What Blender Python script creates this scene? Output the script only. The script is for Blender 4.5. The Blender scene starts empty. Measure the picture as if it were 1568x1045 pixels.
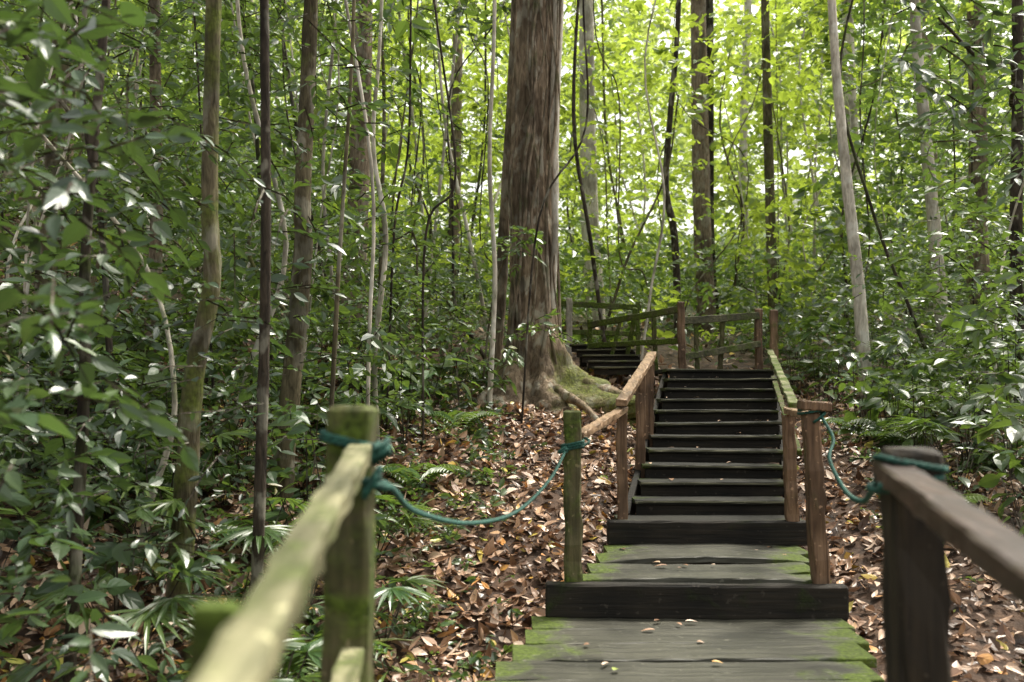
import bpy, math, numpy as np
from mathutils import Vector
rng=np.random.default_rng(7)
sc=bpy.context.scene
Z=np.array([0,0,1.0])
# ------------------------------------------------------------------ helpers
def sstep(a,b,x):
    t=np.clip((x-a)/(b-a),0,1); return t*t*(3-2*t)
def xc(y): return 1.078+0.235*(np.asarray(y,float)-5.9)
def g(x,y):
    x=np.asarray(x,float); y=np.asarray(y,float)
    b=np.where(y<5,-1.65+.1*(y-5),np.where(y<12,-1.65+.235*(y-5),.17*(np.minimum(y,90)-12)))
    b=np.maximum(b,-2.6)
    L=.14*np.clip(-x-.2,0,30)*sstep(4,12,y)+.38*np.clip(-x-5,0,45)*sstep(8,18,y)
    R=-.075*np.clip(x-1.5,0,6)*sstep(6,12,y)*(1-sstep(15,25,y))+.12*np.clip(x-9,0,40)*sstep(10,20,y)
    carve=-.32*np.exp(-((x-xc(y))/1.15)**2)*(1-sstep(12.5,15,y))
    n=.05*np.sin(x*1.7+y*.9)+.04*np.sin(x*3.1-y*2.3+1)+.025*np.sin(x*6.1+y*5.2)
    return b+L+R+carve+n
def norm(v): return v/np.maximum(np.linalg.norm(v,axis=-1,keepdims=True),1e-9)
def mk(name,V,F,mats,rnd=None,mi=None,parent=None,smooth=False,vattr=None):
    V=np.asarray(V,np.float32); F=np.asarray(F,np.int32)
    me=bpy.data.meshes.new(name); n=len(F); k=F.shape[1]
    me.vertices.add(len(V)); me.vertices.foreach_set('co',V.ravel())
    me.loops.add(n*k); me.loops.foreach_set('vertex_index',F.ravel())
    me.polygons.add(n); me.polygons.foreach_set('loop_start',np.arange(0,n*k,k,dtype=np.int32))
    for m in mats: me.materials.append(m)
    if mi is not None: me.polygons.foreach_set('material_index',np.asarray(mi,np.int32))
    me.update(calc_edges=True)
    me.polygons.foreach_set('use_smooth',np.full(n,smooth))
    if rnd is not None:
        a=me.attributes.new('rnd','FLOAT','FACE'); a.data.foreach_set('value',np.asarray(rnd,np.float32))
    if vattr is not None:
        a=me.attributes.new('moss','FLOAT','POINT'); a.data.foreach_set('value',np.asarray(vattr,np.float32))
    o=bpy.data.objects.new(name,me); sc.collection.objects.link(o)
    if parent: o.parent=parent
    return o
def empty(name):
    o=bpy.data.objects.new(name,None); sc.collection.objects.link(o); return o
# ------------------------------------------------------------------ leaves
class Acc:
    def __init__(s): s.V=[];s.F=[];s.R=[];s.M=[];s.n=0
    def add(s,V,F,R,M):
        s.V.append(V);s.F.append(F+s.n);s.R.append(R);s.M.append(np.full(len(F),M));s.n+=len(V)
    def out(s,name,mats,parent=None):
        return mk(name,np.concatenate(s.V),np.concatenate(s.F),mats,np.concatenate(s.R),np.concatenate(s.M),parent)
def leaves(A,P,D,N,L,W,fold=.25,bend=.18,hi=False,mat=0,rnd=None):
    n=len(P)
    if n==0: return
    D=norm(D); S=norm(np.cross(D,N)); N=norm(np.cross(S,D))
    L=L[:,None];W=W[:,None]
    if rnd is None: rnd=rng.random(n)
    bend=np.asarray(bend)*np.ones(n); bend=bend[:,None]; fold=(np.asarray(fold)*np.ones(n))[:,None]
    def pt(t,h,sg):
        return P+D*L*t+S*(sg*h)*W+N*(abs(h)*fold)*W-N*bend*L*t*t
    if hi:
        ts=[0,.18,.42,.7,1.0]; hs=[0,.36,.5,.36,0]
        v=[pt(t,0,0) for t in ts]+[pt(ts[i],hs[i],1) for i in (1,2,3)]+[pt(ts[i],hs[i],-1) for i in (1,2,3)]
        f=[(0,5,6,1),(1,6,7,2),(2,7,4,3),(0,1,9,8),(1,2,10,9),(2,3,4,10)]
        k=11
    else:
        v=[pt(0,0,0),pt(.28,.5,1),pt(.68,.4,1),pt(1,0,0),pt(.68,.4,-1),pt(.28,.5,-1)]
        f=[(0,1,2,3),(0,3,4,5)]; k=6
    V=np.stack(v,1).reshape(-1,3)
    F=(np.arange(n)[:,None,None]*k+np.array(f)[None]).reshape(-1,4)
    A.add(V,F,np.repeat(rnd,len(f)),mat)
def sprigs(A,P,a,ln,M,ll,hi=False,jit=.55,droop=.35,wr=.4,mat=0,twig=None,rb=None):
    n=len(P)
    if n==0: return
    a=norm(a); s=norm(np.cross(a,Z)+1e-4); nn=np.cross(s,a)
    base_r=rng.random(n) if rb is None else rb
    wv=wr*rng.uniform(.75,1.3,n)
    for i in range(M):
        t=(i+.6)/M; sg=1 if i%2 else -1
        B=P+a*(ln*t)[:,None]-Z*(droop*ln*t*t)[:,None]
        d=a*(.35+.9*t)+s*sg*(1.0-.8*t)+rng.normal(0,.28,(n,3))-Z*(.2+.25*t)
        nm=nn+rng.normal(0,jit,(n,3))
        l=ll*rng.uniform(.6,1.15,n)
        leaves(A,B,d,nm,l,l*wv,fold=.25,bend=rng.uniform(.02,.3,n),hi=hi,mat=mat,
               rnd=np.clip(base_r*.65+rng.random(n)*.36,0,1))
    if twig==-1: return
    w=.0035
    e=P+a*ln[:,None]-Z*(droop*ln)[:,None]; m=P+a*(ln*.5)[:,None]-Z*(droop*ln*.25)[:,None]
    V=np.stack([P-s*w-nn*w,P+s*w+nn*w,m-s*w-nn*w,m+s*w+nn*w,e,e+nn*.002],1).reshape(-1,3)
    F=(np.arange(n)[:,None,None]*6+np.array([(0,1,3,2),(2,3,5,4)])[None]).reshape(-1,4)
    A.add(V,F,np.repeat(base_r,2),1 if twig is None else twig)
def rdir(n,up=.25,sp=.35):
    th=rng.uniform(0,2*np.pi,n)
    return np.stack([np.cos(th),np.sin(th),rng.normal(up,sp,n)],1)
def clumps(C,k,sig,zs=.8):
    n=len(C); P=np.repeat(C,k,0)+rng.normal(0,1,(n*k,3))*np.array([sig,sig,sig*zs]); return P
def clv(n,k):   # per-clump tone and size
    return np.clip(np.repeat(rng.random(n),k)*.7+rng.random(n*k)*.3,0,1), np.repeat(rng.choice([.55,.8,1,1.25,1.7],n,p=[.2,.25,.25,.2,.1]),k)
# ------------------------------------------------------------------ tubes/beams
class B4:
    def __init__(s): s.V=[];s.F=[];s.A=[];s.n=0
    def add(s,V,F,a):
        s.V.append(np.asarray(V,float));s.F.append(np.asarray(F)+s.n);s.A.append(a);s.n+=len(V)
    def out(s,name,mats,parent=None,smooth=False):
        return mk(name,np.concatenate(s.V),np.concatenate(s.F),mats,parent=parent,smooth=smooth,vattr=np.concatenate(s.A))
def resample(pts,k):
    pts=np.asarray(pts,float); n=len(pts); P=np.vstack([2*pts[0]-pts[1],pts,2*pts[-1]-pts[-2]]); out=[]
    for i in range(n-1):
        p0,p1,p2,p3=P[i:i+4]
        for j in range(k):
            t=j/k; out.append(.5*((2*p1)+(-p0+p2)*t+(2*p0-5*p1+4*p2-p3)*t*t+(-p0+3*p1-3*p2+p3)*t**3))
    out.append(pts[-1]); return np.array(out)
def tube(B,pts,r0,r1,sides=8,k=4,rough=.06,moss=.5,flare=0):
    C=resample(pts,k); n=len(C); T=norm(np.gradient(C,axis=0))
    ref=np.array([0,1.0,0]) if abs(T[0][2])>.6 else Z
    s=norm(np.cross(T,ref)); u=np.cross(s,T)
    th=np.linspace(0,2*np.pi,sides,endpoint=False)
    t=np.linspace(0,1,n); R=r0+(r1-r0)*t+flare*np.exp(-t*n/2.0)
    ph=rng.uniform(0,6,3)
    R=R[:,None]*(1+rough*(np.sin(th*2+ph[0]+t[:,None]*5)+.7*np.sin(th*3+ph[1]-t[:,None]*9))+rough*.6*rng.normal(0,1,(n,sides)))
    V=C[:,None]+s[:,None]*(np.cos(th)[None,:,None]*R[...,None])+u[:,None]*(np.sin(th)[None,:,None]*R[...,None])
    F=[(i*sides+j,i*sides+(j+1)%sides,(i+1)*sides+(j+1)%sides,(i+1)*sides+j) for i in range(n-1) for j in range(sides)]
    B.add(V.reshape(-1,3),F,np.full(n*sides,moss))
def beam(B,p0,p1,w,h,seg=8,jit=.0025,moss=.4,ch=.12,sag=0,ref=None):
    p0=np.array(p0,float);p1=np.array(p1,float);a=norm(p1-p0)
    if ref is None: ref=np.array([0,1.0,0]) if abs(a[2])>.8 else Z
    s=norm(np.cross(a,ref)); u=np.cross(s,a); c=ch*min(w,h)
    X=np.array([w/2-c,w/2,w/2,w/2-c,-w/2+c,-w/2,-w/2,-w/2+c]);Y=np.array([-h/2,-h/2+c,h/2-c,h/2,h/2,h/2-c,-h/2+c,-h/2])
    ln=np.linalg.norm(p1-p0); e=min(c,ln*.1)/ln
    ts=[0,0,e]+list(np.linspace(0,1,seg+1)[1:-1])+[1-e,1,1]
    sc_=[0.02,1-2*c/max(w,h),1]+[1]*(seg-1)+[1,1-2*c/max(w,h),.02]
    V=[]
    for t,q in zip(ts,sc_):
        p=p0+(p1-p0)*t-np.array([0,0,1])*sag*4*t*(1-t)
        j=rng.normal(0,jit,(8,1)); off=rng.normal(0,jit*.8,3)*(0 if q<1 else 1)
        V.append(p+off+(s*X[:,None]+u*Y[:,None])*q*(1+j/ max(w,h)*2))
    V=np.concatenate(V); m=len(ts)
    F=[(i*8+j,i*8+(j+1)%8,(i+1)*8+(j+1)%8,(i+1)*8+j) for i in range(m-1) for j in range(8)]
    mo=np.array([moss(v) for v in V]) if callable(moss) else np.full(len(V),moss)
    B.add(V,F,mo)
# ------------------------------------------------------------------ materials
def nt(name):
    m=bpy.data.materials.new(name); m.use_nodes=True; t=m.node_tree; b=t.nodes['Principled BSDF']; return m,t,b
def ramp(t,stops,fac=None):
    r=t.nodes.new('ShaderNodeValToRGB'); cr=r.color_ramp
    cr.elements[0].position=stops[0][0]; cr.elements[0].color=(*stops[0][1],1)
    cr.elements[1].position=stops[-1][0]; cr.elements[1].color=(*stops[-1][1],1)
    for p,c in stops[1:-1]:
        e=cr.elements.new(p); e.color=(*c,1)
    if fac: t.links.new(fac,r.inputs[0])
    return r
def noise(t,scale,detail=4,vec=None,dist=0):
    n=t.nodes.new('ShaderNodeTexNoise'); n.inputs['Scale'].default_value=scale; n.inputs['Detail'].default_value=detail
    n.inputs['Distortion'].default_value=dist
    if vec: t.links.new(vec,n.inputs['Vector'])
    return n
def mth(t,op,a,b=None,c=None,clamp=False):
    m=t.nodes.new('ShaderNodeMath'); m.operation=op; m.use_clamp=clamp
    for i,v in enumerate((a,b,c)):
        if v is None: continue
        if isinstance(v,(int,float)): m.inputs[i].default_value=v
        else: t.links.new(v,m.inputs[i])
    return m.outputs[0]
def geo(t,scale=(1,1,1)):
    c=t.nodes.new('ShaderNodeTexCoord'); mp=t.nodes.new('ShaderNodeMapping'); mp.inputs['Scale'].default_value=scale
    t.links.new(c.outputs['Object'],mp.inputs[0]); return mp.outputs[0]
def attr(t,n):
    a=t.nodes.new('ShaderNodeAttribute'); a.attribute_name=n; return a.outputs['Fac']
def mix(t,f,a,b):
    m=t.nodes.new('ShaderNodeMix'); m.data_type='RGBA'
    for k,v in ((0,f),(6,a),(7,b)):
        if isinstance(v,(int,float)): m.inputs[k].default_value=v
        elif isinstance(v,tuple): m.inputs[k].default_value=(*v,1)
        else: t.links.new(v,m.inputs[k])
    return m.outputs[2]
def leafmat(name,stops,trans,tf=.4,rough=.38,spec=.5):
    m,t,b=nt(name); r=ramp(t,stops,attr(t,'rnd'))
    t.links.new(r.outputs[0],b.inputs['Base Color']); b.inputs['Roughness'].default_value=rough
    b.inputs['Specular IOR Level'].default_value=spec
    tr=t.nodes.new('ShaderNodeBsdfTranslucent'); tc=mix(t,attr(t,'rnd'),tuple(c*.4 for c in trans),trans)
    t.links.new(tc,tr.inputs[0]); mx=t.nodes.new('ShaderNodeMixShader'); mx.inputs[0].default_value=tf
    t.links.new(b.outputs[0],mx.inputs[1]); t.links.new(tr.outputs[0],mx.inputs[2])
    t.links.new(mx.outputs[0],t.nodes['Material Output'].inputs[0]); return m
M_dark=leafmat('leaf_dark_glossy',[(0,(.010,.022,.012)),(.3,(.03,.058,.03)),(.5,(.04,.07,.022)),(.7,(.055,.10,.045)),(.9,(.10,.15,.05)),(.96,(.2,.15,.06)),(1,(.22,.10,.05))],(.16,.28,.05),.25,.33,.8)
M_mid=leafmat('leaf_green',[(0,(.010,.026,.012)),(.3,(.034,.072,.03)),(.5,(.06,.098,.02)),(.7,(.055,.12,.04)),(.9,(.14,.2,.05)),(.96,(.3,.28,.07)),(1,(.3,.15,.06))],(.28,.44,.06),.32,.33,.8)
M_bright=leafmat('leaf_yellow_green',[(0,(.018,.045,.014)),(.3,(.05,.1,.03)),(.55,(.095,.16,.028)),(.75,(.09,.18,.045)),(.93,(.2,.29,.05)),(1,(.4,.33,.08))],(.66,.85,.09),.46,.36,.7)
M_far=leafmat('leaf_far_haze_tint',[(0,(.08,.13,.04)),(1,(.26,.36,.11))],(.8,.95,.22),.5,.5,.4)  # yellow-green paled so the colour carries the haze of distance
def barkmat(name,c1,c2,mossc=(.06,.09,.015),scale=1,bump=.6,lich_a=.45,lc=(.36,.34,.27)):
    m,t,b=nt(name); v=geo(t,(1,1,.22)); n=noise(t,38*scale,6,v,.6); n2=noise(t,5,3,geo(t))
    r=ramp(t,[(.3,c1),(.7,c2)],n.outputs['Fac'])
    lich=ramp(t,[(.53,(0,0,0)),(.6,(1,1,1))],noise(t,7,6,geo(t,(1,1,.6)),.3).outputs['Fac'])
    c=mix(t,mth(t,'MULTIPLY',lich.outputs[0],lich_a),r.outputs[0],lc)
    dk=ramp(t,[(.40,(1,1,1)),(.5,(0,0,0))],noise(t,3.1,5,geo(t,(1,1,.5))).outputs['Fac'])
    c=mix(t,mth(t,'MULTIPLY',dk.outputs[0],.6),c,tuple(x*.4 for x in c1))
    mf=mth(t,'MULTIPLY_ADD',n2.outputs['Fac'],3.0,mth(t,'MULTIPLY_ADD',attr(t,'moss'),2.2,-2.6),clamp=True)
    mc=ramp(t,[(.35,tuple(x*.35 for x in mossc)),(.65,mossc)],noise(t,34,6,geo(t)).outputs['Fac'])
    c=mix(t,mth(t,'MULTIPLY',mf,.85),c,mc.outputs[0]); t.links.new(c,b.inputs['Base Color']); b.inputs['Roughness'].default_value=.9; b.inputs['Specular IOR Level'].default_value=.2
    bp=t.nodes.new('ShaderNodeBump'); bp.inputs['Strength'].default_value=bump; bp.inputs['Distance'].default_value=.025
    t.links.new(n.outputs['Fac'],bp.inputs['Height']); t.links.new(bp.outputs[0],b.inputs['Normal']); return m
M_bark=barkmat('bark_brown',(.09,.068,.046),(.32,.25,.18))
M_big=barkmat('bark_big_tree',(.10,.07,.045),(.38,.29,.2),(.17,.2,.04),.7,1.0,.6,(.5,.47,.38))
M_pale=barkmat('bark_pale',(.34,.3,.24),(.7,.64,.54),(.1,.13,.03),1,.4,.5,(.75,.73,.66))
M_darkbark=barkmat('bark_dark',(.02,.016,.012),(.075,.058,.042))
M_mossy=barkmat('bark_mossy',(.055,.045,.026),(.18,.15,.09),(.13,.17,.022))
def woodmat(name,c1,c2,axis,mossc=(.1,.15,.012),rough=.6,offs=0.0,stain=.55,mmax=1.0):
    m,t,b=nt(name); s={'x':(1.5,22,22),'y':(22,1.5,22),'z':(22,22,1.5)}[axis]
    n=noise(t,1.6,8,geo(t,s),.4); n2=noise(t,5,7,geo(t),.5); n3=noise(t,45,3,geo(t))
    r=ramp(t,[(.3,c1),(.7,c2)],n.outputs['Fac'])
    st=ramp(t,[(.45,(0,0,0)),(.62,(1,1,1))],noise(t,2.6,5,geo(t)).outputs['Fac'])
    c=mix(t,mth(t,'MULTIPLY',st.outputs[0],stain),r.outputs[0],tuple(x*.35 for x in c1))
    mf=mth(t,'MULTIPLY_ADD',n2.outputs['Fac'],4.6,mth(t,'MULTIPLY_ADD',attr(t,'moss'),2.6,-3.6+offs),clamp=True)
    mf=mth(t,'MULTIPLY',mf,mmax)
    mc=ramp(t,[(.3,tuple(x*.3 for x in mossc)),(.68,mossc)],n3.outputs['Fac'])
    c=mix(t,mf,c,mc.outputs[0])
    sp=ramp(t,[(.66,(0,0,0)),(.70,(1,1,1))],noise(t,26,3,geo(t)).outputs['Fac'])
    c=mix(t,mth(t,'MULTIPLY',sp.outputs[0],.5),c,tuple(min(1,x*1.9+.02) for x in c2))
    t.links.new(c,b.inputs['Base Color'])
    t.links.new(mth(t,'MULTIPLY_ADD',mf,.9-rough,rough),b.inputs['Roughness']); b.inputs['Specular IOR Level'].default_value=.3
    bp=t.nodes.new('ShaderNodeBump'); bp.inputs['Strength'].default_value=.8; bp.inputs['Distance'].default_value=.009
    hh=mth(t,'ADD',n.outputs['Fac'],mth(t,'MULTIPLY',n3.outputs['Fac'],mf))
    t.links.new(hh,bp.inputs['Height']); t.links.new(bp.outputs[0],b.inputs['Normal']); return m
M_deck=woodmat('deck_wood_weathered',(.026,.026,.018),(.09,.086,.064),'x',rough=.5,mossc=(.10,.145,.014),mmax=.88)
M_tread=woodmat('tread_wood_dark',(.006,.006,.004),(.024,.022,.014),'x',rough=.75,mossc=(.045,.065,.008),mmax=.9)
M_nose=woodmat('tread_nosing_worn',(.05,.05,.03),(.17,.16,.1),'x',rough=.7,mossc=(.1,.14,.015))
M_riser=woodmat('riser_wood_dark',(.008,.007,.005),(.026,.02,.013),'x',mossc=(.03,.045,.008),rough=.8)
M_post=woodmat('post_wood_mossy',(.04,.038,.016),(.15,.125,.06),'z',mossc=(.085,.125,.015),rough=.75)
M_postb=woodmat('post_wood_brown',(.06,.032,.016),(.25,.155,.09),'z',mossc=(.08,.1,.015),rough=.65)
M_postd=woodmat('post_wood_dark',(.012,.009,.006),(.046,.034,.02),'z',mossc=(.05,.07,.012),rough=.7)
M_raily=woodmat('rail_wood_pale',(.085,.085,.035),(.3,.28,.16),'y',mossc=(.09,.13,.016),rough=.65)
M_railb=woodmat('rail_wood_brown',(.11,.062,.03),(.38,.25,.15),'y',mossc=(.1,.1,.02),rough=.5)
M_raild=woodmat('rail_wood_dark',(.024,.014,.011),(.085,.053,.04),'y',mossc=(.1,.1,.02),rough=.42)
M_railx=woodmat('rail_wood_green',(.035,.035,.018),(.12,.11,.06),'x',mossc=(.09,.13,.014),rough=.75)
def litmat():
    m,t,b=nt('dry_leaf'); r=ramp(t,[(0,(.04,.022,.013)),(.2,(.11,.055,.028)),(.42,(.27,.145,.078)),(.65,(.48,.3,.19)),(.86,(.72,.55,.42)),(.95,(.55,.25,.05)),(.98,(.6,.5,.1)),(1,(.2,.3,.06))],attr(t,'rnd'))
    t.links.new(r.outputs[0],b.inputs['Base Color']); b.inputs['Roughness'].default_value=.38; b.inputs['Specular IOR Level'].default_value=.7; return m
M_lit=litmat()
def groundmat():
    m,t,b=nt('forest_soil'); n=noise(t,9,8,geo(t))
    r=ramp(t,[(.3,(.02,.011,.006)),(.6,(.08,.042,.022)),(.75,(.15,.085,.045))],n.outputs['Fac'])
    sx=t.nodes.new('ShaderNodeSeparateXYZ'); c=t.nodes.new('ShaderNodeTexCoord'); t.links.new(c.outputs['Object'],sx.inputs[0])
    f=mth(t,'MULTIPLY_ADD',sx.outputs['Y'],.06,-.85,clamp=True)
    gr=ramp(t,[(.3,(.012,.03,.006)),(.7,(.05,.1,.02))],n.outputs['Fac'])
    t.links.new(mix(t,f,r.outputs[0],gr.outputs[0]),b.inputs['Base Color']); b.inputs['Roughness'].default_value=.9
    bp=t.nodes.new('ShaderNodeBump'); bp.inputs['Strength'].default_value=.9; bp.inputs['Distance'].default_value=.05
    t.links.new(n.outputs['Fac'],bp.inputs['Height']); t.links.new(bp.outputs[0],b.inputs['Normal']); return m
M_ground=groundmat()
m,t,b=nt('rope_teal'); n=noise(t,60,3,geo(t)); r=ramp(t,[(.3,(.004,.03,.022)),(.7,(.012,.1,.07))],n.outputs['Fac']); t.links.new(r.outputs[0],b.inputs['Base Color']); b.inputs['Roughness'].default_value=.75; M_rope=m
# ------------------------------------------------------------------ ground
u=np.linspace(-1,1,321); gx=np.sign(u)*(12*abs(u)+240*abs(u)**4); gx=gx+1
v=np.linspace(0,1,361); gy=-25+45*v*1.0+260*v**4
X,Y=np.meshgrid(gx,gy); Zg=g(X,Y); V=np.stack([X,Y,Zg],-1).reshape(-1,3)
nx=len(gx);ny=len(gy); I=np.arange(ny*nx).reshape(ny,nx)
F=np.stack([I[:-1,:-1],I[:-1,1:],I[1:,1:],I[1:,:-1]],-1).reshape(-1,4)
mk('forest_ground',V,F,[M_ground],smooth=True)
A=Acc()
def litter(n,xr,yr,size):
    x=rng.uniform(*xr,n);y=rng.uniform(*yr,n)
    hole=np.abs(x-xc(y))<np.where(y<6,.8,.6)
    k=~(hole&(y<12.2)&(y>1)); x=x[k];y=y[k];n=len(x)
    z=g(x,y)+rng.uniform(0,.055,n)
    th=rng.uniform(0,6.28,n); D=np.stack([np.cos(th),np.sin(th),rng.normal(0,.32,n)],1)
    N=np.stack([rng.normal(0,.45,n),rng.normal(-.15,.45,n),np.ones(n)],1)
    l=rng.uniform(.45,1.3,n)*size
    tone=.5+.5*np.sin(x*2.1+1.3*np.sin(y*1.7))*np.sin(y*1.9+x)
    leaves(A,np.stack([x,y,z],1),D,N,l,l*rng.uniform(.35,.65,n),fold=rng.uniform(-.3,.8,n),bend=rng.normal(0,.45,n),hi=True,rnd=np.clip(rng.random(n)**(1.1-.5*tone),0,1))
for xr,yr,n,s in [((-3.2,1.2),(3,13.5),17000,.10),((1.2,7),(2.5,14),15000,.10),((-9,-2.5),(3,16),6000,.12),((-2.5,4),(3,13),9000,.055),((-3,6),(-2,3),2000,.11),((-8,12),(12,22),3500,.13)]:
    litter(n,xr,yr,s)
A.out('leaf_litter',[M_lit])
A=Acc(); n=48; y=np.concatenate([rng.uniform(3.9,5.8,16),rng.uniform(6,7.2,16),7.9+.35*rng.integers(0,10,16)+rng.uniform(-.05,.1,16)]); x=xc(y)+rng.uniform(-.6,.6,n)
z=np.where(y<5.9,-1.298,np.where(y<7.35,-1.108,-.947+.11*(np.floor((y-7.75)/.35)+1)+.012))
th=rng.uniform(0,6.28,n); leaves(A,np.stack([x,y,z],1),np.stack([np.cos(th),np.sin(th),0*th+.1],1),np.tile(Z,(n,1)),rng.uniform(.025,.09,n),rng.uniform(.02,.045,n),bend=.2,hi=True,rnd=rng.uniform(.2,1,n))
A.out('fallen_leaves',[M_lit])
# ------------------------------------------------------------------ boardwalk
bw=empty('wooden_boardwalk')
B=B4(); R_=B4()
def edge(hw,k=.95): return lambda v: float(.12+k*min(1.2,abs(v[0]-xc(v[1]))/hw)**2.6)
y=-1.6
while y<5.80:
    w=.325+rng.uniform(-.01,.01); yc=y+w/2; c=float(xc(yc)); tl=rng.normal(0,.004)
    beam(B,(c-.9+rng.normal(0,.02),yc,-1.335+tl),(c+.9+rng.normal(0,.02),yc,-1.335-tl),w-.016,.045,seg=16,jit=.0025,moss=edge(.9),sag=rng.normal(0,.006)); y+=w
for yy,ww in [(6.0,.21),(6.24,.36),(6.61,.38),(6.99,.37)]:
    c=float(xc(yy+ww/2)); beam(B,(c-.71,yy+ww/2,-1.142),(c+.71,yy+ww/2,-1.142+rng.normal(0,.003)),ww-.014,.045,seg=16,jit=.002,moss=edge(.72),sag=rng.normal(0,.012))
B.out('deck_boards',[M_deck],bw)
beam(R_,(.197,5.93,-1.222),(1.96,5.90,-1.23),.09,.2,seg=12,jit=.002,moss=.35)
beam(R_,(.70,7.40,-1.035),(2.20,7.39,-1.035),.10,.18,seg=12,jit=.002,moss=.3)
T=B4(); NS=B4()
c=float(xc(7.6)); beam(T,(c-.69,7.6,-.968),(c+.69,7.6,-.968),.32,.04,seg=10,jit=.001,moss=edge(.75,.6))
beam(NS,(c-.69,7.435,-.958),(c+.69,7.435,-.958),.02,.022,seg=10,jit=.001,moss=.3)
for i in range(11):
    yi=7.77+.35*i; zt=-.947+.11*(i+1); c=float(xc(yi+.17)); e=rng.normal(0,.003); w0=rng.normal(0,.01)
    beam(T,(c-.605+w0,yi+.175,zt-.02+e),(c+.605+w0,yi+.175,zt-.02-e),.36,.034,seg=10,jit=.001,moss=edge(.62,.65),sag=rng.normal(0,.003))
    beam(NS,(c-.608+w0,yi-.012,zt-.014+e),(c+.608+w0,yi-.012,zt-.014-e),.014,.014,seg=12,jit=.0012,moss=edge(.62,.5))
    beam(R_,(c-.59,yi+.035,zt-.075),(c+.59,yi+.035,zt-.075),.03,.085,seg=8,jit=.001,moss=.12)
for k in range(4):
    yy=11.80+.3*k; beam(T,(1.75+.02*k,yy,.245),(3.15,yy,.245),.29,.04,seg=8,moss=.3)
for i in range(5):
    z0=.30+.085*i; y0=12.35+.33*i; xa=1.02-.05*i; xb=1.70-.02*i
    beam(T,(xa,y0+.15,z0),(xb,y0,z0),.34,.03,seg=6,jit=.001,moss=.4)
    beam(NS,(xa,y0-.03,z0+.004),(xb,y0-.18,z0+.004),.02,.02,seg=6,jit=.001,moss=.4)
    beam(R_,(xa,y0+.02,z0-.055),(xb,y0-.13,z0-.055),.03,.07,seg=6,moss=.3)
T.out('stair_treads',[M_tread],bw); NS.out('tread_nosings',[M_nose],bw)
for sgn in (-1,1):
    beam(R_,(float(xc(7.75))+sgn*.63,7.75,-1.02),(float(xc(11.6))+sgn*.63,11.6,.14),.05,.2,seg=10,moss=.3)
    beam(R_,(float(xc(-1.5))+sgn*.82,-1.5,-1.46),(float(xc(5.8))+sgn*.82,5.8,-1.46),.06,.2,seg=10,moss=.3)
    beam(R_,(float(xc(6.05))+sgn*.64,6.05,-1.27),(float(xc(7.33))+sgn*.64,7.33,-1.27),.06,.2,seg=6,moss=.3)
for px,py,pz in [(.3,5.7,-1.4),(1.9,5.7,-1.4),(1.8,12.9,.2),(3.1,12.9,.2),(1.8,11.8,.2),(3.1,11.8,.2),(1.0,13.9,.5),(1.65,14.0,.5),(.95,7.45,-1.2),(2.0,7.45,-1.2)]:
    beam(R_,(px,py,pz-1.0),(px,py,pz),.1,.1,seg=4,moss=.2)
R_.out('risers_and_stringers',[M_riser],bw)
# ------------------------------------------------------------------ handrails
def hr(name,posts,rails):
    e=empty(name)
    for i,(p0,p1,w,h,mo,mat) in enumerate(posts):
        b_=B4(); beam(b_,p0,p1,w,h,seg=14,jit=.003,moss=mo); b_.out('post_%d'%(i+1),[mat],e)
    for i,(p0,p1,w,h,mo,mat) in enumerate(rails):
        b_=B4(); beam(b_,p0,p1,w,h,seg=26,jit=.002,moss=mo); b_.out('rail_%d'%(i+1),[mat],e)
hr('boardwalk_handrail',[((-.425,2.6,-1.9),(-.418,2.6,-.035),.115,.12,.65,M_post),((-.355,1.2,-1.9),(-.352,1.2,-.252),.06,.06,.75,M_post)],
   [((-.388,2.56,-.15),(-.262,.8,-.30),.058,.045,.42,M_raily),((-.40,2.53,-.66),(-.29,.6,-.80),.06,.04,.6,M_raily)])
hr('boardwalk_handrail',[((1.05,2.6,-1.9),(1.035,2.6,-.145),.13,.13,.2,M_postd)],
   [((1.0,2.66,-.205),(.62,.55,-.35),.085,.055,.0,M_raild)])
hr('stair_handrail',[((.37,6.0,-1.5),(.362,6.0,-.11),.105,.105,.6,M_post),
   ((.83,7.5,-1.3),(.825,7.5,-.09),.075,.075,.2,M_postb),((1.10,8.6,-1.0),(1.115,8.6,.16),.08,.08,.15,M_postb),((1.27,9.35,-.8),(1.30,9.4,.31),.085,.085,.2,M_postb)],
   [((.40,6.05,-.27),(.84,7.52,-.13),.07,.045,.05,M_railb),((.80,7.3,-.08),(1.34,9.5,.36),.085,.05,.05,M_railb)])
hr('stair_handrail',[((1.85,6.0,-1.35),(1.79,6.0,-.12),.095,.095,.3,M_postb),((2.07,7.4,-1.3),(2.05,7.4,-.17),.085,.085,.2,M_postb),
   ((3.03,11.5,-.2),(3.03,11.5,.95),.08,.08,.4,M_postb)],
   [((1.72,5.98,-.075),(1.90,5.97,-.09),.12,.055,.2,M_postb),((1.80,6.05,-.145),(2.06,7.45,-.14),.07,.045,.1,M_railb),((2.08,7.35,-.11),(2.98,11.5,.47),.07,.05,.75,M_raily),((2.12,7.4,-.45),(3.0,11.5,.2),.05,.04,.7,M_post)])
lp=M_post
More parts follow.
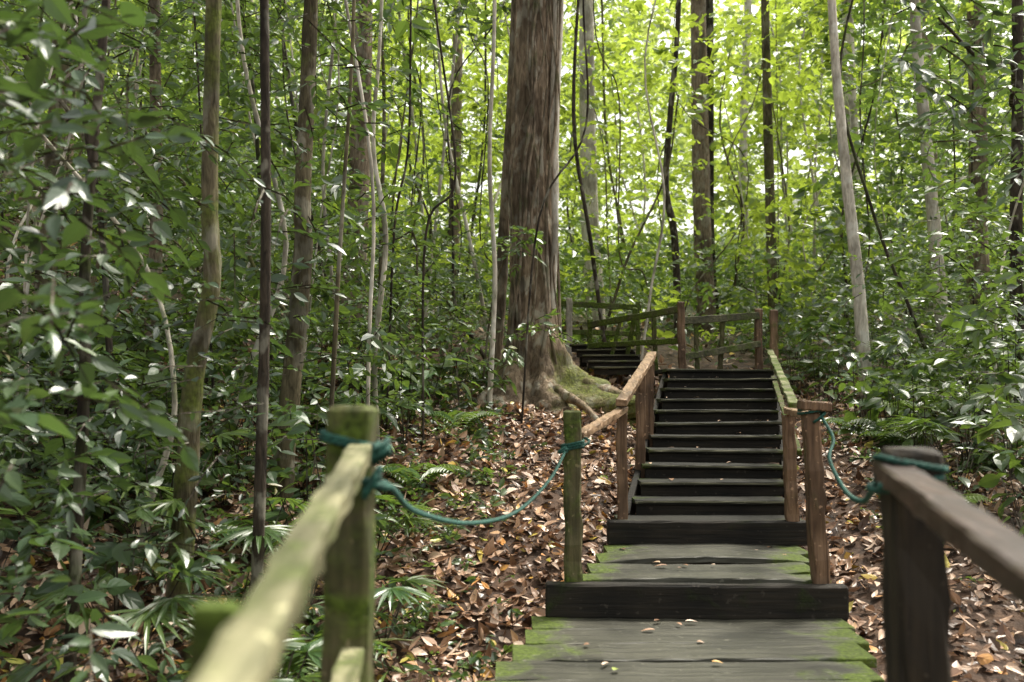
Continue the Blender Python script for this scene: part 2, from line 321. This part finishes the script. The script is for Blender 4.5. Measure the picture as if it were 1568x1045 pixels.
hr('landing_fence',[((2.05,12.0,-.1),(2.04,12.0,1.09),.085,.085,.35,M_postb),((3.2,12.9,0),(3.2,12.9,1.08),.09,.09,.3,M_postb),
   ((2.62,12.6,.1),(2.66,12.5,.98),.06,.06,.6,lp),((2.28,12.2,.1),(2.25,12.2,.9),.05,.05,.7,lp),((1.5,13.2,.3),(1.62,13.0,1.1),.06,.06,.8,lp),
   ((1.82,12.6,.2),(1.8,12.6,1.0),.05,.05,.7,lp),((1.05,13.4,.2),(1.05,13.4,.98),.07,.07,.8,lp),((1.28,13.2,.3),(1.45,13.2,1.0),.05,.05,.8,lp),
   ((.84,14.6,.4),(.84,14.6,1.38),.09,.09,.5,M_pale),((1.85,14.6,.4),(1.85,14.6,1.32),.06,.06,.9,lp)],
   [((2.05,12.02,.86),(3.2,12.88,.99),.05,.09,.45,M_railx),((2.07,12.04,.42),(3.2,12.85,.62),.05,.08,.6,M_railx),
    ((2.05,11.98,1.0),(1.03,13.4,.90),.05,.08,.8,M_railx),((2.05,12.03,.62),(1.03,13.42,.62),.05,.07,.85,M_railx),
    ((.3,14.6,1.32),(1.9,14.62,1.24),.05,.08,.8,M_railx),((.3,14.62,.9),(1.9,14.62,.85),.05,.07,.8,M_railx)])
# ------------------------------------------------------------------ ropes
def rope(B,pts,r=.0095,k=14,strands=3,pitch=.06):
    C=resample(pts,k); n=len(C); T=norm(np.gradient(C,axis=0)); s=norm(np.cross(T,Z+np.array([.01,.02,0]))); u_=np.cross(s,T)
    dl=np.r_[0,np.cumsum(np.linalg.norm(np.diff(C,axis=0),axis=1))]
    m=max(int(dl[-1]/(pitch/9)),8); q=np.linspace(0,dl[-1],m)
    f=lambda a: np.stack([np.interp(q,dl,a[:,i]) for i in range(3)],1)
    C,s,u_=f(C),norm(f(s)),norm(f(u_)); th=np.linspace(0,2*np.pi,6,endpoint=False)
    for j in range(strands):
        a=q/pitch*2*np.pi+j*2*np.pi/strands
        c=C+(s*np.cos(a)[:,None]+u_*np.sin(a)[:,None])*r*.52
        V=c[:,None]+(s[:,None]*np.cos(th)[None,:,None]+u_[:,None]*np.sin(th)[None,:,None])*r*.56
        F=[(i*6+jj,i*6+(jj+1)%6,(i+1)*6+(jj+1)%6,(i+1)*6+jj) for i in range(m-1) for jj in range(6)]
        B.add(V.reshape(-1,3),F,np.zeros(m*6))
def loop(B,c,w,tilt=0,turns=1.1,r=.0085,dz=0):
    th=np.linspace(0,2*np.pi*turns,int(14*turns)); q=5
    rr=w/(np.abs(np.cos(th))**q+np.abs(np.sin(th))**q)**(1/q)
    P=np.stack([c[0]+rr*np.cos(th),c[1]+rr*np.sin(th),c[2]+tilt*np.cos(th)*w+dz*th/6.28],1); rope(B,P,r,4)
B=B4()
loop(B,(-.42,2.6,-.14),.068,-.3,2.1,dz=.01); loop(B,(-.365,2.57,-.19),.045,.8,2.0,dz=.016)
for q in range(5):
    o=rng.normal(0,.010,3); loop(B,(-.34+o[0],2.53+o[1],-.225+o[2]),.017,rng.uniform(-2,2),1.2)
rope(B,[(-.344,2.58,-.23),(-.335,2.8,-.27),(-.312,3.3,-.394),(-.172,4.1,-.535),(.019,4.9,-.585),(.202,5.5,-.487),(.32,5.93,-.345)])
loop(B,(.364,6.0,-.345),.063,.2,3.1,dz=.014)
for q in range(3):
    o=rng.normal(0,.01,3); loop(B,(.30+o[0],5.93+o[1],-.35+o[2]),.02,rng.uniform(-1,1),1.2)
rope(B,[(.40,5.94,-.33),(.46,5.99,-.30),(.44,6.05,-.28),(.40,6.07,-.31)])
B.out('green_rope',[M_rope],smooth=True)
B=B4()
loop(B,(1.80,6.0,-.13),.068,.15,2.1,dz=.02); loop(B,(1.83,5.95,-.15),.03,1.0,1.3)
rope(B,[(1.84,5.93,-.15),(1.80,5.6,-.26),(1.65,5.2,-.345),(1.428,4.3,-.42),(1.191,3.4,-.37),(1.0,2.75,-.245),(.95,2.6,-.22)])
loop(B,(1.035,2.6,-.185),.074,-.2,1.1); loop(B,(1.02,2.6,-.232),.078,.3,1.1)
for q in range(3):
    o=rng.normal(0,.008,3); loop(B,(.955+o[0],2.53+o[1],-.225+o[2]),.016,rng.uniform(-1,1),1.2)
B.out('green_rope',[M_rope],smooth=True)
# ------------------------------------------------------------------ trees
def tree(pts,r0,r1,bark,leafm,top=12,moss=.4,sides=12,crown=1.0,name='rainforest_tree',flare=.0,dense=7):
    e=empty(name); b_=B4(); pts=[tuple(p) for p in pts]; top=top+3
    x,y,z=pts[-1]; dx=(pts[-1][0]-pts[-2][0])*.4
    pts2=pts+[(x+dx,y+.1,z+(top-z)*.5),(x+dx*1.4+rng.normal(0,.15),y+.3,top)]
    tube(b_,pts2,r0,r1*.55,sides,8,.07,moss,flare)
    A=Acc(); tx,ty,tz=pts2[-1]
    n=6; base=np.array([tx,ty,tz]); C=[]
    for i in range(n):
        a=i*2.4+rng.uniform(0,1); L=rng.uniform(1.2,2.4)*crown; z0=rng.uniform(.8,1)*top
        f=(z0-pts2[-2][2])/(top-pts2[-2][2]); f=min(max(f,0),1); s0=np.array(pts2[-2])*(1-f)+base*f; s0[2]=z0
        e1=s0+np.array([math.cos(a)*L,math.sin(a)*L,rng.uniform(.6,1.6)]); m_=(s0+e1)/2+np.array([0,0,-.15])
        tube(b_,[s0,m_,e1],r1*.35,r1*.1,6,4,.05,moss); C+= [m_*.4+e1*.6,e1]
    C=np.array(C); P=clumps(C,dense,.45*crown,.5); k=len(P)
    sprigs(A,P,rdir(k),rng.uniform(.4,.7,k),6,np.full(k,.17),mat=0,twig=-1)
    b_.out('trunk_and_limbs',[bark],e,smooth=True); A.out('crown_leaves',[leafm],e)
    return e
def gz(x,y): return float(g(x,y))-.15
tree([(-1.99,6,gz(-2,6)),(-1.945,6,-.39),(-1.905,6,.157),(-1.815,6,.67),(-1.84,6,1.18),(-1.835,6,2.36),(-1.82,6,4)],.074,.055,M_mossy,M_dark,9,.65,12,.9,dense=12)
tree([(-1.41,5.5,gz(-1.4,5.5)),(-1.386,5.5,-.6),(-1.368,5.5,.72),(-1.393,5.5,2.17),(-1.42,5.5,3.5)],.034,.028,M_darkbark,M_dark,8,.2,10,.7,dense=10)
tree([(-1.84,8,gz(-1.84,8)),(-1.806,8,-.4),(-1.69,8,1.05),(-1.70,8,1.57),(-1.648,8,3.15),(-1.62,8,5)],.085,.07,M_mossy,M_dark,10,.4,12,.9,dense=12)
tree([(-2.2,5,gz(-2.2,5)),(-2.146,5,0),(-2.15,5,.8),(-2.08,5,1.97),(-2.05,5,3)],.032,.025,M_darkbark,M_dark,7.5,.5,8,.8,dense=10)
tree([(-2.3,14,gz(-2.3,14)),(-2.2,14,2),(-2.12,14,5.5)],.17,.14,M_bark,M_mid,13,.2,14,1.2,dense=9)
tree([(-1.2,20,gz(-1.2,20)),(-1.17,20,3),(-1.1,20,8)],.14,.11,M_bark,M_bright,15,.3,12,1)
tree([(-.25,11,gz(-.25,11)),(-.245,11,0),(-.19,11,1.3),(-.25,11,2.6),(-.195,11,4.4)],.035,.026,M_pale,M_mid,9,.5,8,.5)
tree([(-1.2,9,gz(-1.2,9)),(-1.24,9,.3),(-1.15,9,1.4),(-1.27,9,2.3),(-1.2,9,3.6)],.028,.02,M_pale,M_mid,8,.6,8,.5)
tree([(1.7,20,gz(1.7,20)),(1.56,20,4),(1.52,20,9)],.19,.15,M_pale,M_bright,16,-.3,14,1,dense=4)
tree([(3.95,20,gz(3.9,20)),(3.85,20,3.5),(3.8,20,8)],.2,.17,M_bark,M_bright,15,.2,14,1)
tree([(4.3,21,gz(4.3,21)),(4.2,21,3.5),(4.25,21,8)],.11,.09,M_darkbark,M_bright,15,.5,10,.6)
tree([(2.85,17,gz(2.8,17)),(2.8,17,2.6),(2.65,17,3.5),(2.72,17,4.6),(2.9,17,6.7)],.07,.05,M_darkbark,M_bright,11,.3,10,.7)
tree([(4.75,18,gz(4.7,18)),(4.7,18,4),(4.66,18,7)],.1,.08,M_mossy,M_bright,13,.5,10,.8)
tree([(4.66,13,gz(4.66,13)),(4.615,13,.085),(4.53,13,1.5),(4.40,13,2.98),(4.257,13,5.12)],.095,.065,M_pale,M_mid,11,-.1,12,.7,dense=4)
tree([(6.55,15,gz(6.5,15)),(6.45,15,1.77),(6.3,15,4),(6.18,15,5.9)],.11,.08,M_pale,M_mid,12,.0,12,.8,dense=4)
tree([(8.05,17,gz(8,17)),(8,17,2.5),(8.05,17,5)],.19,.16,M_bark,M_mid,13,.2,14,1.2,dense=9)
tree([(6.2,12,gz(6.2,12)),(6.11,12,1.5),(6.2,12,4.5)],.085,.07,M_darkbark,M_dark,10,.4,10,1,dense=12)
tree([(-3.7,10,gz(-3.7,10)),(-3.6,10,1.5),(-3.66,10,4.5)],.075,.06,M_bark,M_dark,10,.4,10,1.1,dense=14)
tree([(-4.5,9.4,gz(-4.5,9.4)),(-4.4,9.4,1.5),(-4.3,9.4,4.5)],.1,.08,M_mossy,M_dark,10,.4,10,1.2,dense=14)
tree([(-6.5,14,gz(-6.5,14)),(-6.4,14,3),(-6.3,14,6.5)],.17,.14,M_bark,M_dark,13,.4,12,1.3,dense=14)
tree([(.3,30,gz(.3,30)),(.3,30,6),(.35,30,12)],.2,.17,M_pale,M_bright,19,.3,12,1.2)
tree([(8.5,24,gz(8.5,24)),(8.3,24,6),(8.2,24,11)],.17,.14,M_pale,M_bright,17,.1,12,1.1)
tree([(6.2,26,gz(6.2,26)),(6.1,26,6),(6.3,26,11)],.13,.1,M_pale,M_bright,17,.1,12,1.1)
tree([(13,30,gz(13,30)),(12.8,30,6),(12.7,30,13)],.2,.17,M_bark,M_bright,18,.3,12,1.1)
def bigtree():
    e=empty('buttressed_rainforest_tree'); b_=B4(); S=96
    zs=np.r_[np.linspace(-.8,1.6,60),np.linspace(1.68,6,70),np.linspace(6.2,16,30)]; th=np.linspace(0,2*np.pi,S,endpoint=False)
    V=[]; mo=[]
    for z in zs:
        cx=.24+.012*math.sin(z*1.3)+ (.02*z if z>0 else 0)*.6 - .05*math.exp(-((z-2.4)/1.2)**2); cy=12.05+.01*z
        r=.268-.008*z
        pk=lambda c,p: np.clip(np.cos(th-c),0,1)**p
        ex=lambda s,a,mx: min(a*math.exp(-z/s),mx)
        lob=ex(.25,.85,1.1)*pk(-.36+.1*math.sin(z*6),15)+ex(.28,.35,.6)*pk(-1.25,13)+ex(.3,.33,.6)*pk(-2.2,13)+ex(.25,.5,.8)*pk(.6,13)+ex(.25,.5,.8)*pk(2.6,13)+.10*math.exp(-max(z,-.1)/.55)
        rr=r*(1+.04*np.sin(th*5+z*.6)+.035*np.sin(th*9-z)+.03*np.sin(th*17+z*2)+.014*rng.normal(0,1,S)+.022*np.sin(z*9+th*6))+lob*(1+.04*rng.normal(0,1,S)+.07*np.sin(z*19+th*4)+.05*np.sin(z*41-th*9))
        V.append(np.stack([cx+rr*np.cos(th),cy+rr*np.sin(th),np.full(S,z)+.01*rng.normal(0,1,S)],1))
        mo.append(.15+.5*pk(-.36,6)*math.exp(-max(z-.25,0)/.3)+.3*math.exp(-max(z,0)/.4)+.2*pk(-.3,2))
    V=np.concatenate(V); n=len(zs)
    F=[(i*S+j,i*S+(j+1)%S,(i+1)*S+(j+1)%S,(i+1)*S+j) for i in range(n-1) for j in range(S)]
    b_.add(V,F,np.concatenate(mo))
    tube(b_,[(.85,11.78,.1),(1.15,11.65,.0),(1.4,11.5,-.1),(1.7,11.4,-.35)],.085,.03,10,6,.14,.6)
    tube(b_,[(.5,11.5,.02),(.62,11.25,-.06),(.8,11.0,-.16),(1.0,10.75,-.4)],.07,.03,10,6,.14,.5)
    tube(b_,[(-.1,11.75,.05),(-.3,11.45,-.03),(-.45,11.15,-.25)],.08,.04,10,6,.14,.5)
    A=Acc(); C=[]
    for i in range(9):
        a=i*2.4; L=rng.uniform(2,4.5); z0=rng.uniform(11.5,16); s0=np.array([.45,12.15,z0]); e1=s0+np.array([math.cos(a)*L,math.sin(a)*L,rng.uniform(.8,2.2)]); m_=(s0+e1)/2
        tube(b_,[s0,m_-np.array([0,0,.2]),e1],.11,.03,8,5,.05,.4); C+=[m_*.3+e1*.7,e1,m_]
    P=clumps(np.array(C),6,.6,.5); k=len(P); sprigs(A,P,rdir(k),rng.uniform(.4,.7,k),6,np.full(k,.17),twig=-1)
    b_.out('trunk_and_buttresses',[M_big],e,smooth=True); A.out('crown_leaves',[M_mid],e)
    v_=B4()
    for j in range(9):
        ph=rng.uniform(-2.7,-.2); pts=[]
        for z in np.linspace(.3,9,16):
            ph+=rng.normal(0,.22); rr=.30+.10*math.exp(-max(z,0)/.5)+rng.uniform(0,.05)
            pts.append((.24+.012*z-.04*math.exp(-((z-2.4)/1.2)**2)+rr*math.cos(ph),12.05+rr*math.sin(ph),z))
        tube(v_,pts,rng.uniform(.01,.024),.01,6,4,.05,.5)
    v_.out('climbing_vines',[M_bark],e,smooth=True)
    v2=B4(); tube(v2,[(.49,11.95,1.0),(.52,11.9,2.2),(.51,11.95,3.3),(.57,11.95,5),(.6,12,8)],.04,.07,10,6,.1,-.1); v2.out('lit_edge_strip',[M_pale],e,smooth=True)  # pale tube painting in the lit right edge of the trunk
    v2=B4(); tube(v2,[(-.3,12.4,-.3),(-.2,12.4,.6),(-.1,12.45,2),(-.0,12.45,4),(.1,12.4,7)],.09,.04,12,6,.1,.4); v2.out('shade_vine_stem',[M_bark],e,smooth=True)  # added stem standing in for the shadow and vines left of the trunk
bigtree()
# thin saplings and lianas
B=B4(); BP=B4(); BD=B4()
for i in range(170):
    d=rng.uniform(6.5,32); x=rng.uniform(-.6,.6)*d
    if d<14 and abs(x-float(xc(d)))<2.2: continue
    if d<11.5 and -1<x<0: continue
    z0=gz(x,d); h=rng.uniform(2.5,11); b0=rng.normal(0,.38,(4,2)); r=rng.uniform(.006,.03)*(1+d*.02)
    tube((B,BP,BD,BP)[i%4],[(x,d,z0),(x+b0[0,0]*.5,d,z0+h*.2),(x+b0[0,0],d,z0+h*.4),(x+b0[0,0]+b0[1,0],d+b0[1,1],z0+h*.7),(x+b0[:3,0].sum(),d+b0[2,1],z0+h)],r,r*.5,6,5,.08,rng.uniform(.1,.7))
for i in range(40):
    d=rng.uniform(8,26); x=rng.uniform(-.5,.5)*d; w=rng.normal(0,1.4)
    if d<13.5 and abs(x-float(xc(d)))<1.8: continue
    tube(B if i%2 else BD,[(x,d,gz(x,d)),(x+w*.2,d,1+rng.random()),(x+w*.8+rng.normal(0,.2),d,2+rng.random()),(x+w*.7,d,4+rng.random()),(x+w*1.2,d,6),(x+w,d,11)],.014,.010,5,7,.05,.3)
sp=empty('sapling_thicket'); B.out('stems_mossy',[M_mossy],sp,smooth=True); BP.out('stems_pale',[M_pale],sp,smooth=True); BD.out('stems_dark',[M_darkbark],sp,smooth=True)
# ------------------------------------------------------------------ foliage masses
def xl(y): return np.where(y<9,-1.1,-1.1+.22*(y-9))
def region_left(n,y0,y1,zlo,zhi,pw=1.5,xmax=0,xw=.62):
    y=rng.uniform(y0,y1,n); x1=xl(y)+xmax; x0=-xw*y-.6; x=x0+(x1-x0)*rng.random(n)
    z=g(x,y)+zlo+(zhi-zlo)*rng.random(n)**pw
    return np.stack([x,y,z],1)
A=Acc(); n=105; C=region_left(n,2.6,5.2,.0,3.1,1.0,-.25); P=clumps(C,5,.2); rb,sz=clv(n,5)
q=P[:,0]<-.36*P[:,1]-.1; P=P[q];rb=rb[q];sz=sz[q]; k=len(P)
sprigs(A,P,rdir(k,.1),rng.uniform(.25,.5,k),7,rng.uniform(.08,.13,k)*np.clip(sz,.7,1.3),hi=True,jit=.6,wr=.46,rb=rb)
n=95; C=region_left(n,5,7.5,-.1,3.8,1.2,-.15); P=clumps(C,7,.26); k=len(P); rb,sz=clv(n,7)
sprigs(A,P,rdir(k,.1),rng.uniform(.25,.5,k),7,rng.uniform(.08,.13,k)*np.clip(sz,.6,1.5),hi=True,jit=.6,wr=.44,rb=rb)
A.out('broadleaf_shrub',[M_dark,M_darkbark])
A=Acc(); n=330; C=region_left(n,7,13,-.05,1.4,1.3); P=clumps(C,8,.22,.6); k=len(P); rb,sz=clv(n,8)
sprigs(A,P,rdir(k,.2),rng.uniform(.2,.42,k),7,rng.uniform(.07,.12,k)*sz,hi=False,jit=.55,wr=.5,rb=rb)
n=270; C=region_left(n,7.5,14,1.2,5.7,1.0); P=clumps(C,9,.3,.6); k=len(P); rb,sz=clv(n,9)
sprigs(A,P,rdir(k,.1),rng.uniform(.25,.5,k),7,rng.uniform(.08,.13,k)*sz,jit=.6,wr=.5,rb=rb)
A.out('hillside_undergrowth',[M_mid,M_darkbark])
A=Acc()
def bigleaf(cx,cy,h,n,L,wr=.5):
    z0=float(g(cx,cy)); D=rdir(n,.15,.3); P=np.stack([cx+rng.normal(0,.06,n),cy+rng.normal(0,.06,n),z0+h*rng.uniform(.35,1,n)],1)+norm(D)*rng.uniform(.05,.22,(n,1))
    l=L*rng.uniform(.6,1.15,n); leaves(A,P,D-Z*.25,np.tile(Z,(n,1))+rng.normal(0,.3,(n,3))-np.array([0,.35,0]),l,l*wr,fold=.2,bend=rng.uniform(.1,.5,n),hi=True,rnd=np.clip(rng.random()*.6+.4*rng.random(n),0,.93))
    e=np.array([cx,cy,z0-.05])
    for q in range(0,n,2):
        p=P[q]; s=np.array([.004,0,0]); A.add(np.array([e-s,e+s,p+s,p-s]),np.array([[0,1,2,3]]),np.array([.5]),1)
for c in [(-1.25,6.2,.8,12,.24),(-1.5,7.4,.9,12,.22),(-1.0,9.3,.8,12,.24),(-.55,10.6,.7,10,.2),(-2.2,5.6,.9,12,.22),(-2.9,7.2,1.1,14,.26),(-1.9,4.4,.6,12,.2),(-2.6,4.2,1.2,12,.22),(-1.7,3.7,.5,10,.18),(-3.4,8.5,1.1,12,.26),
          (4.3,9.4,.9,14,.24),(4.9,8.6,1.5,16,.26),(4.4,7.8,.9,14,.22),(3.9,12.2,.6,12,.22),(5.5,11,1.4,14,.26),(3.7,8.3,.5,10,.17),(4.0,6.9,1.4,14,.2),(3.75,7.3,.9,16,.24),(3.3,6.2,.8,12,.2),(4.5,9.0,1.7,18,.28),(3.9,10.2,.8,14,.25)]: bigleaf(*c)
for i in range(90):
    y_=rng.uniform(6,13); bigleaf(float(xl(y_))-rng.uniform(0,4),y_,rng.uniform(.2,1.0),9,rng.uniform(.14,.26),rng.uniform(.35,.65))
for i in range(60):
    y_=rng.uniform(8.5,16); bigleaf(rng.uniform(3.6,7.5)+.1*(y_-12),y_,rng.uniform(.2,1.0),9,rng.uniform(.14,.26),rng.uniform(.35,.65))
A.out('broad_leaved_plants',[M_mid,M_darkbark])
A=Acc()
def fan(cx,cy,h,k,L):
    z0=float(g(cx,cy))
    for q in range(k):
        az=rng.uniform(0,6.28); c=np.array([cx+math.cos(az)*h*.45,cy+math.sin(az)*h*.45,z0+h*rng.uniform(.6,1)]); out=np.array([math.cos(az),math.sin(az),rng.uniform(-.3,.4)]); out/=np.linalg.norm(out)
        s=np.cross(out,Z); s/=np.linalg.norm(s); n=13; a=np.linspace(-1.75,1.75,n); D=out*np.cos(a)[:,None]+s*np.sin(a)[:,None]
        leaves(A,np.tile(c,(n,1)),D,np.tile(np.cross(s,out),(n,1)),L*rng.uniform(.85,1.05,n),np.full(n,.032),fold=.3,bend=rng.uniform(.1,.4,n),hi=True,rnd=np.full(n,rng.uniform(.4,.92)))
        e=np.array([cx,cy,z0]); w=np.array([.004,0,0]); A.add(np.array([e-w,e+w,c+w,c-w]),np.array([[0,1,2,3]]),np.array([.4]),1)
for c in [(-2.35,6.6,.9,7,.34),(-2.0,5.3,.6,6,.32),(-.95,7.0,.5,6,.3),(-1.3,9.0,.7,6,.34),(-3.2,6.2,.9,6,.32),(-2.5,8.6,.9,6,.34),(4.6,10.2,.8,6,.34),(-1.15,4.7,.5,7,.28),(-3.8,7.6,1.4,6,.38),(5.2,12.4,1.0,6,.36),(-1.8,10.8,.8,6,.36),(-1.6,5.9,.8,6,.32),(-.75,5.9,.4,6,.26),(3.9,8.8,.8,6,.34)]: fan(*c)
A.out('fan_palms',[M_mid,M_darkbark])
A=Acc()
def fern(cx,cy,k,L):
    z0=float(g(cx,cy))
    for q in range(k):
        az=6.283*q/k+rng.uniform(-.3,.3); o=np.array([math.cos(az),math.sin(az),0]); s=np.array([-math.sin(az),math.cos(az),0]); t=np.linspace(.12,1,15)
        C=np.array([cx,cy,z0])+o*(t*L*.85)[:,None]+Z*((t*1.3-t*t*1.0)*L)[:,None]
        for sg in (-1,1):
            l=L*.28*np.sin(np.pi*(t*.85+.12)); leaves(A,C,s*sg+o*.35-Z*.15,np.tile(Z,(15,1))+rng.normal(0,.1,(15,3)),l,l*.28,bend=.2,rnd=np.full(15,.5+.42*rng.random()))
for c in [(-1.1,5.4,9,.6),(-.8,8.4,8,.5),(-1.6,6.9,9,.65),(-2.6,7.6,9,.7),(-.5,9.9,8,.5),(-1.7,9.7,8,.7),(3.9,9.9,8,.6),(4.6,11.4,8,.7),(3.8,10.9,7,.55),(-2.1,3.9,8,.6),(5.3,9.2,8,.7),(-3.1,5.2,8,.7),(1.2,15.4,8,.8),(4.3,14,8,.7),(.0,13.4,8,.7),(-1.0,4.3,8,.45),(3.4,8.0,8,.5)]: fern(*c)
for i in range(30): y_=rng.uniform(8,15); fern(rng.choice([float(xl(y_))-rng.uniform(0,4),4.1+.1*(y_-12)+rng.uniform(0,3)]),y_,8,rng.uniform(.4,.8))
A.out('ferns',[M_mid])
# right understory
A=Acc()
def region_right(n,y0,y1,xa,xb,zlo,zhi,pw):
    y=rng.uniform(y0,y1,n); x=rng.uniform(xa,xb,n)+.1*(y-12); return np.stack([x,y,g(x,y)+zlo+(zhi-zlo)*rng.random(n)**pw],1)
for (n,k_,*r),sg,zs,hi_ in [((150,8,11.5,16,3.6,9,0,.9,1.3),.24,.5,True),((80,8,7.2,11,4.0,6.2,0,2.2,1.0),.26,.7,True),((130,8,10,16,4.8,9.5,.8,5.2,1.0),.3,.7,False)]:
    P=clumps(region_right(n,*r),k_,sg,zs); k=len(P); rb,sz=clv(n,k_); sprigs(A,P,rdir(k,.2),rng.uniform(.2,.4,k),7,rng.uniform(.07,.125,k)*sz,hi=hi_,wr=.5,rb=rb)
A.out('understory_shrub',[M_mid,M_darkbark])
A=Acc()
P=clumps(np.array([[2.9,6,2.0],[2.6,6,2.1],[3.1,6.3,1.6],[2.5,5.6,2.25],[2.7,6,1.75],[3.2,6.5,2.2]]),9,.2,.6); k=len(P)
sprigs(A,P,rdir(k,-.1),rng.uniform(.25,.4,k),8,rng.uniform(.09,.14,k),hi=True)
b_=B4(); tube(b_,[(6.1,12,3.5),(4.6,9,3.0),(3.2,6.6,2.2),(2.4,5.5,2.1)],.03,.008,6,6)
ob=empty('overhanging_branch'); A.out('leaves',[M_dark,M_darkbark],ob); b_.out('limb',[M_darkbark],ob,smooth=True)
A=Acc()
n=360; y=rng.uniform(5.0,12.5,n); x=np.where(rng.random(n)<.72,rng.uniform(-1.6,.2,n)-.25,rng.uniform(2.9,5.5,n)+.1*(y-8))
C=np.stack([x,y,g(x,y)+.06],1); P=clumps(C,3,.08,.3); k=len(P); sprigs(A,P,rdir(k,.7),rng.uniform(.1,.22,k),6,rng.uniform(.04,.09,k),hi=True,wr=.5)
for cx,cy in [(-.9,4.6),(-.75,5.2),(-1.0,5.8),(-2.2,6.5),(-.8,7.6),(-1.35,4.2),(4.6,9.5)]:
    n=22; D=rdir(n,.9,.4); P=np.tile([cx,cy,float(g(cx,cy))],(n,1))+rng.normal(0,.03,(n,3)); leaves(A,P,D,np.tile(Z,(n,1))+rng.normal(0,.2,(n,3)),rng.uniform(.3,.5,n),np.full(n,.03),bend=.6,hi=True)
A.out('herb_plants',[M_mid,M_darkbark])
A=Acc(); C=np.array([[.1,11.3,1.75],[.25,11.3,1.8],[-.05,11.4,1.6],[.2,11.2,.7],[.35,11.4,.75],[-.35,11,.3],[.0,11.3,.5],[-.5,10.8,.9],[-.2,11,.1]]); P=clumps(C,6,.12,.6); k=len(P)
sprigs(A,P,rdir(k,.2),rng.uniform(.15,.3,k),7,rng.uniform(.08,.13,k),hi=True,rb=rng.uniform(.6,.95,k)); A.out('climber_leaves',[M_mid,M_darkbark])
# background forest
A=Acc(); K=1700
y=14.5+30*rng.random(K)**1.15; x=rng.uniform(-.60,.60,K)*y; h=g(x,y); ztop=.43*y+1
z=h+(np.maximum(ztop-h,1.5))*rng.random(K)**1.0
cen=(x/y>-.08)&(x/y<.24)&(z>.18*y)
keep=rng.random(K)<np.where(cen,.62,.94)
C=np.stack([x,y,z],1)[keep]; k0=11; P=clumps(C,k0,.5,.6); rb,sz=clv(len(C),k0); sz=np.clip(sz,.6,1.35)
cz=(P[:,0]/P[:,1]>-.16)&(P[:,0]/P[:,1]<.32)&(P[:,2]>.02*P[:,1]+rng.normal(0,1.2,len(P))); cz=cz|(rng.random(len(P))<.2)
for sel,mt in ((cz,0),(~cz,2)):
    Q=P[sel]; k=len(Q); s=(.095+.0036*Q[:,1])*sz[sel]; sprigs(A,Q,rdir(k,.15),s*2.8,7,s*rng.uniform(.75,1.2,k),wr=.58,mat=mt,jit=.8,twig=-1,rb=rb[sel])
K=520; y=rng.uniform(13.8,30,K); x=rng.uniform(-.6,.6,K)*y; C=np.stack([x,y,g(x,y)+rng.random(K)*1.7],1); C=C[~((np.abs(C[:,0]-1.9)<1.7)&(C[:,1]<15.2))]
P=clumps(C,10,.42,.5); k=len(P); rb,sz=clv(len(C),10); s=(.08+.0032*P[:,1])*np.clip(sz,.6,1.4); sprigs(A,P,rdir(k,.25),s*3,7,s*rng.uniform(.75,1.2,k),wr=.55,mat=2,twig=-1,rb=rb)
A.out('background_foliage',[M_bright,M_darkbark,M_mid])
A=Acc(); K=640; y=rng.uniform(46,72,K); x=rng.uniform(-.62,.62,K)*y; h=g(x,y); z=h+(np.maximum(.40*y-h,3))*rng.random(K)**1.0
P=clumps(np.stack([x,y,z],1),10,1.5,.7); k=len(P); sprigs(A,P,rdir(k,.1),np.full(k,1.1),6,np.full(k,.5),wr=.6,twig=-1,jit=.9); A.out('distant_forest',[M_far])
# ------------------------------------------------------------------ light, world, camera
el,az=math.radians(60),math.radians(48)
S=Vector((math.sin(az)*math.cos(el),math.cos(az)*math.cos(el),math.sin(el)))
l=bpy.data.lights.new('sun','SUN'); l.energy=5; l.angle=math.radians(9); l.color=(1,.95,.84)
o=bpy.data.objects.new('sun',l); o.rotation_euler=S.to_track_quat('Z','Y').to_euler(); sc.collection.objects.link(o)
w=bpy.data.worlds.new('World'); sc.world=w; w.use_nodes=True; t=w.node_tree
sk=t.nodes.new('ShaderNodeTexSky'); sk.sky_type='NISHITA'; sk.sun_disc=False; sk.sun_elevation=el; sk.sun_rotation=az; sk.dust_density=5; sk.air_density=1.2; sk.ozone_density=.5
hs=t.nodes.new('ShaderNodeHueSaturation'); hs.inputs['Saturation'].default_value=.25; hs.inputs['Value'].default_value=2.3; t.links.new(sk.outputs[0],hs.inputs['Color'])
tn=t.nodes.new('ShaderNodeMix'); tn.data_type='RGBA'; tn.blend_type='MULTIPLY'; tn.inputs[0].default_value=1; tn.inputs[7].default_value=(1,.98,.91,1); t.links.new(hs.outputs[0],tn.inputs[6])
bg=t.nodes['Background']; bg.inputs[1].default_value=.15; t.links.new(tn.outputs[2],bg.inputs[0])
cam=bpy.data.cameras.new('camera'); cam.lens=35; cam.sensor_width=36; cam.clip_end=2000; cam.clip_start=.05
cam.dof.use_dof=True; cam.dof.focus_distance=8.5; cam.dof.aperture_fstop=2.0
co=bpy.data.objects.new('camera',cam); co.location=(0,0,0); co.rotation_euler=(math.radians(90)+math.atan(78/1524),0,0); sc.collection.objects.link(co); sc.camera=co
sc.view_settings.view_transform='Standard'; sc.view_settings.look='None'; sc.view_settings.exposure=0
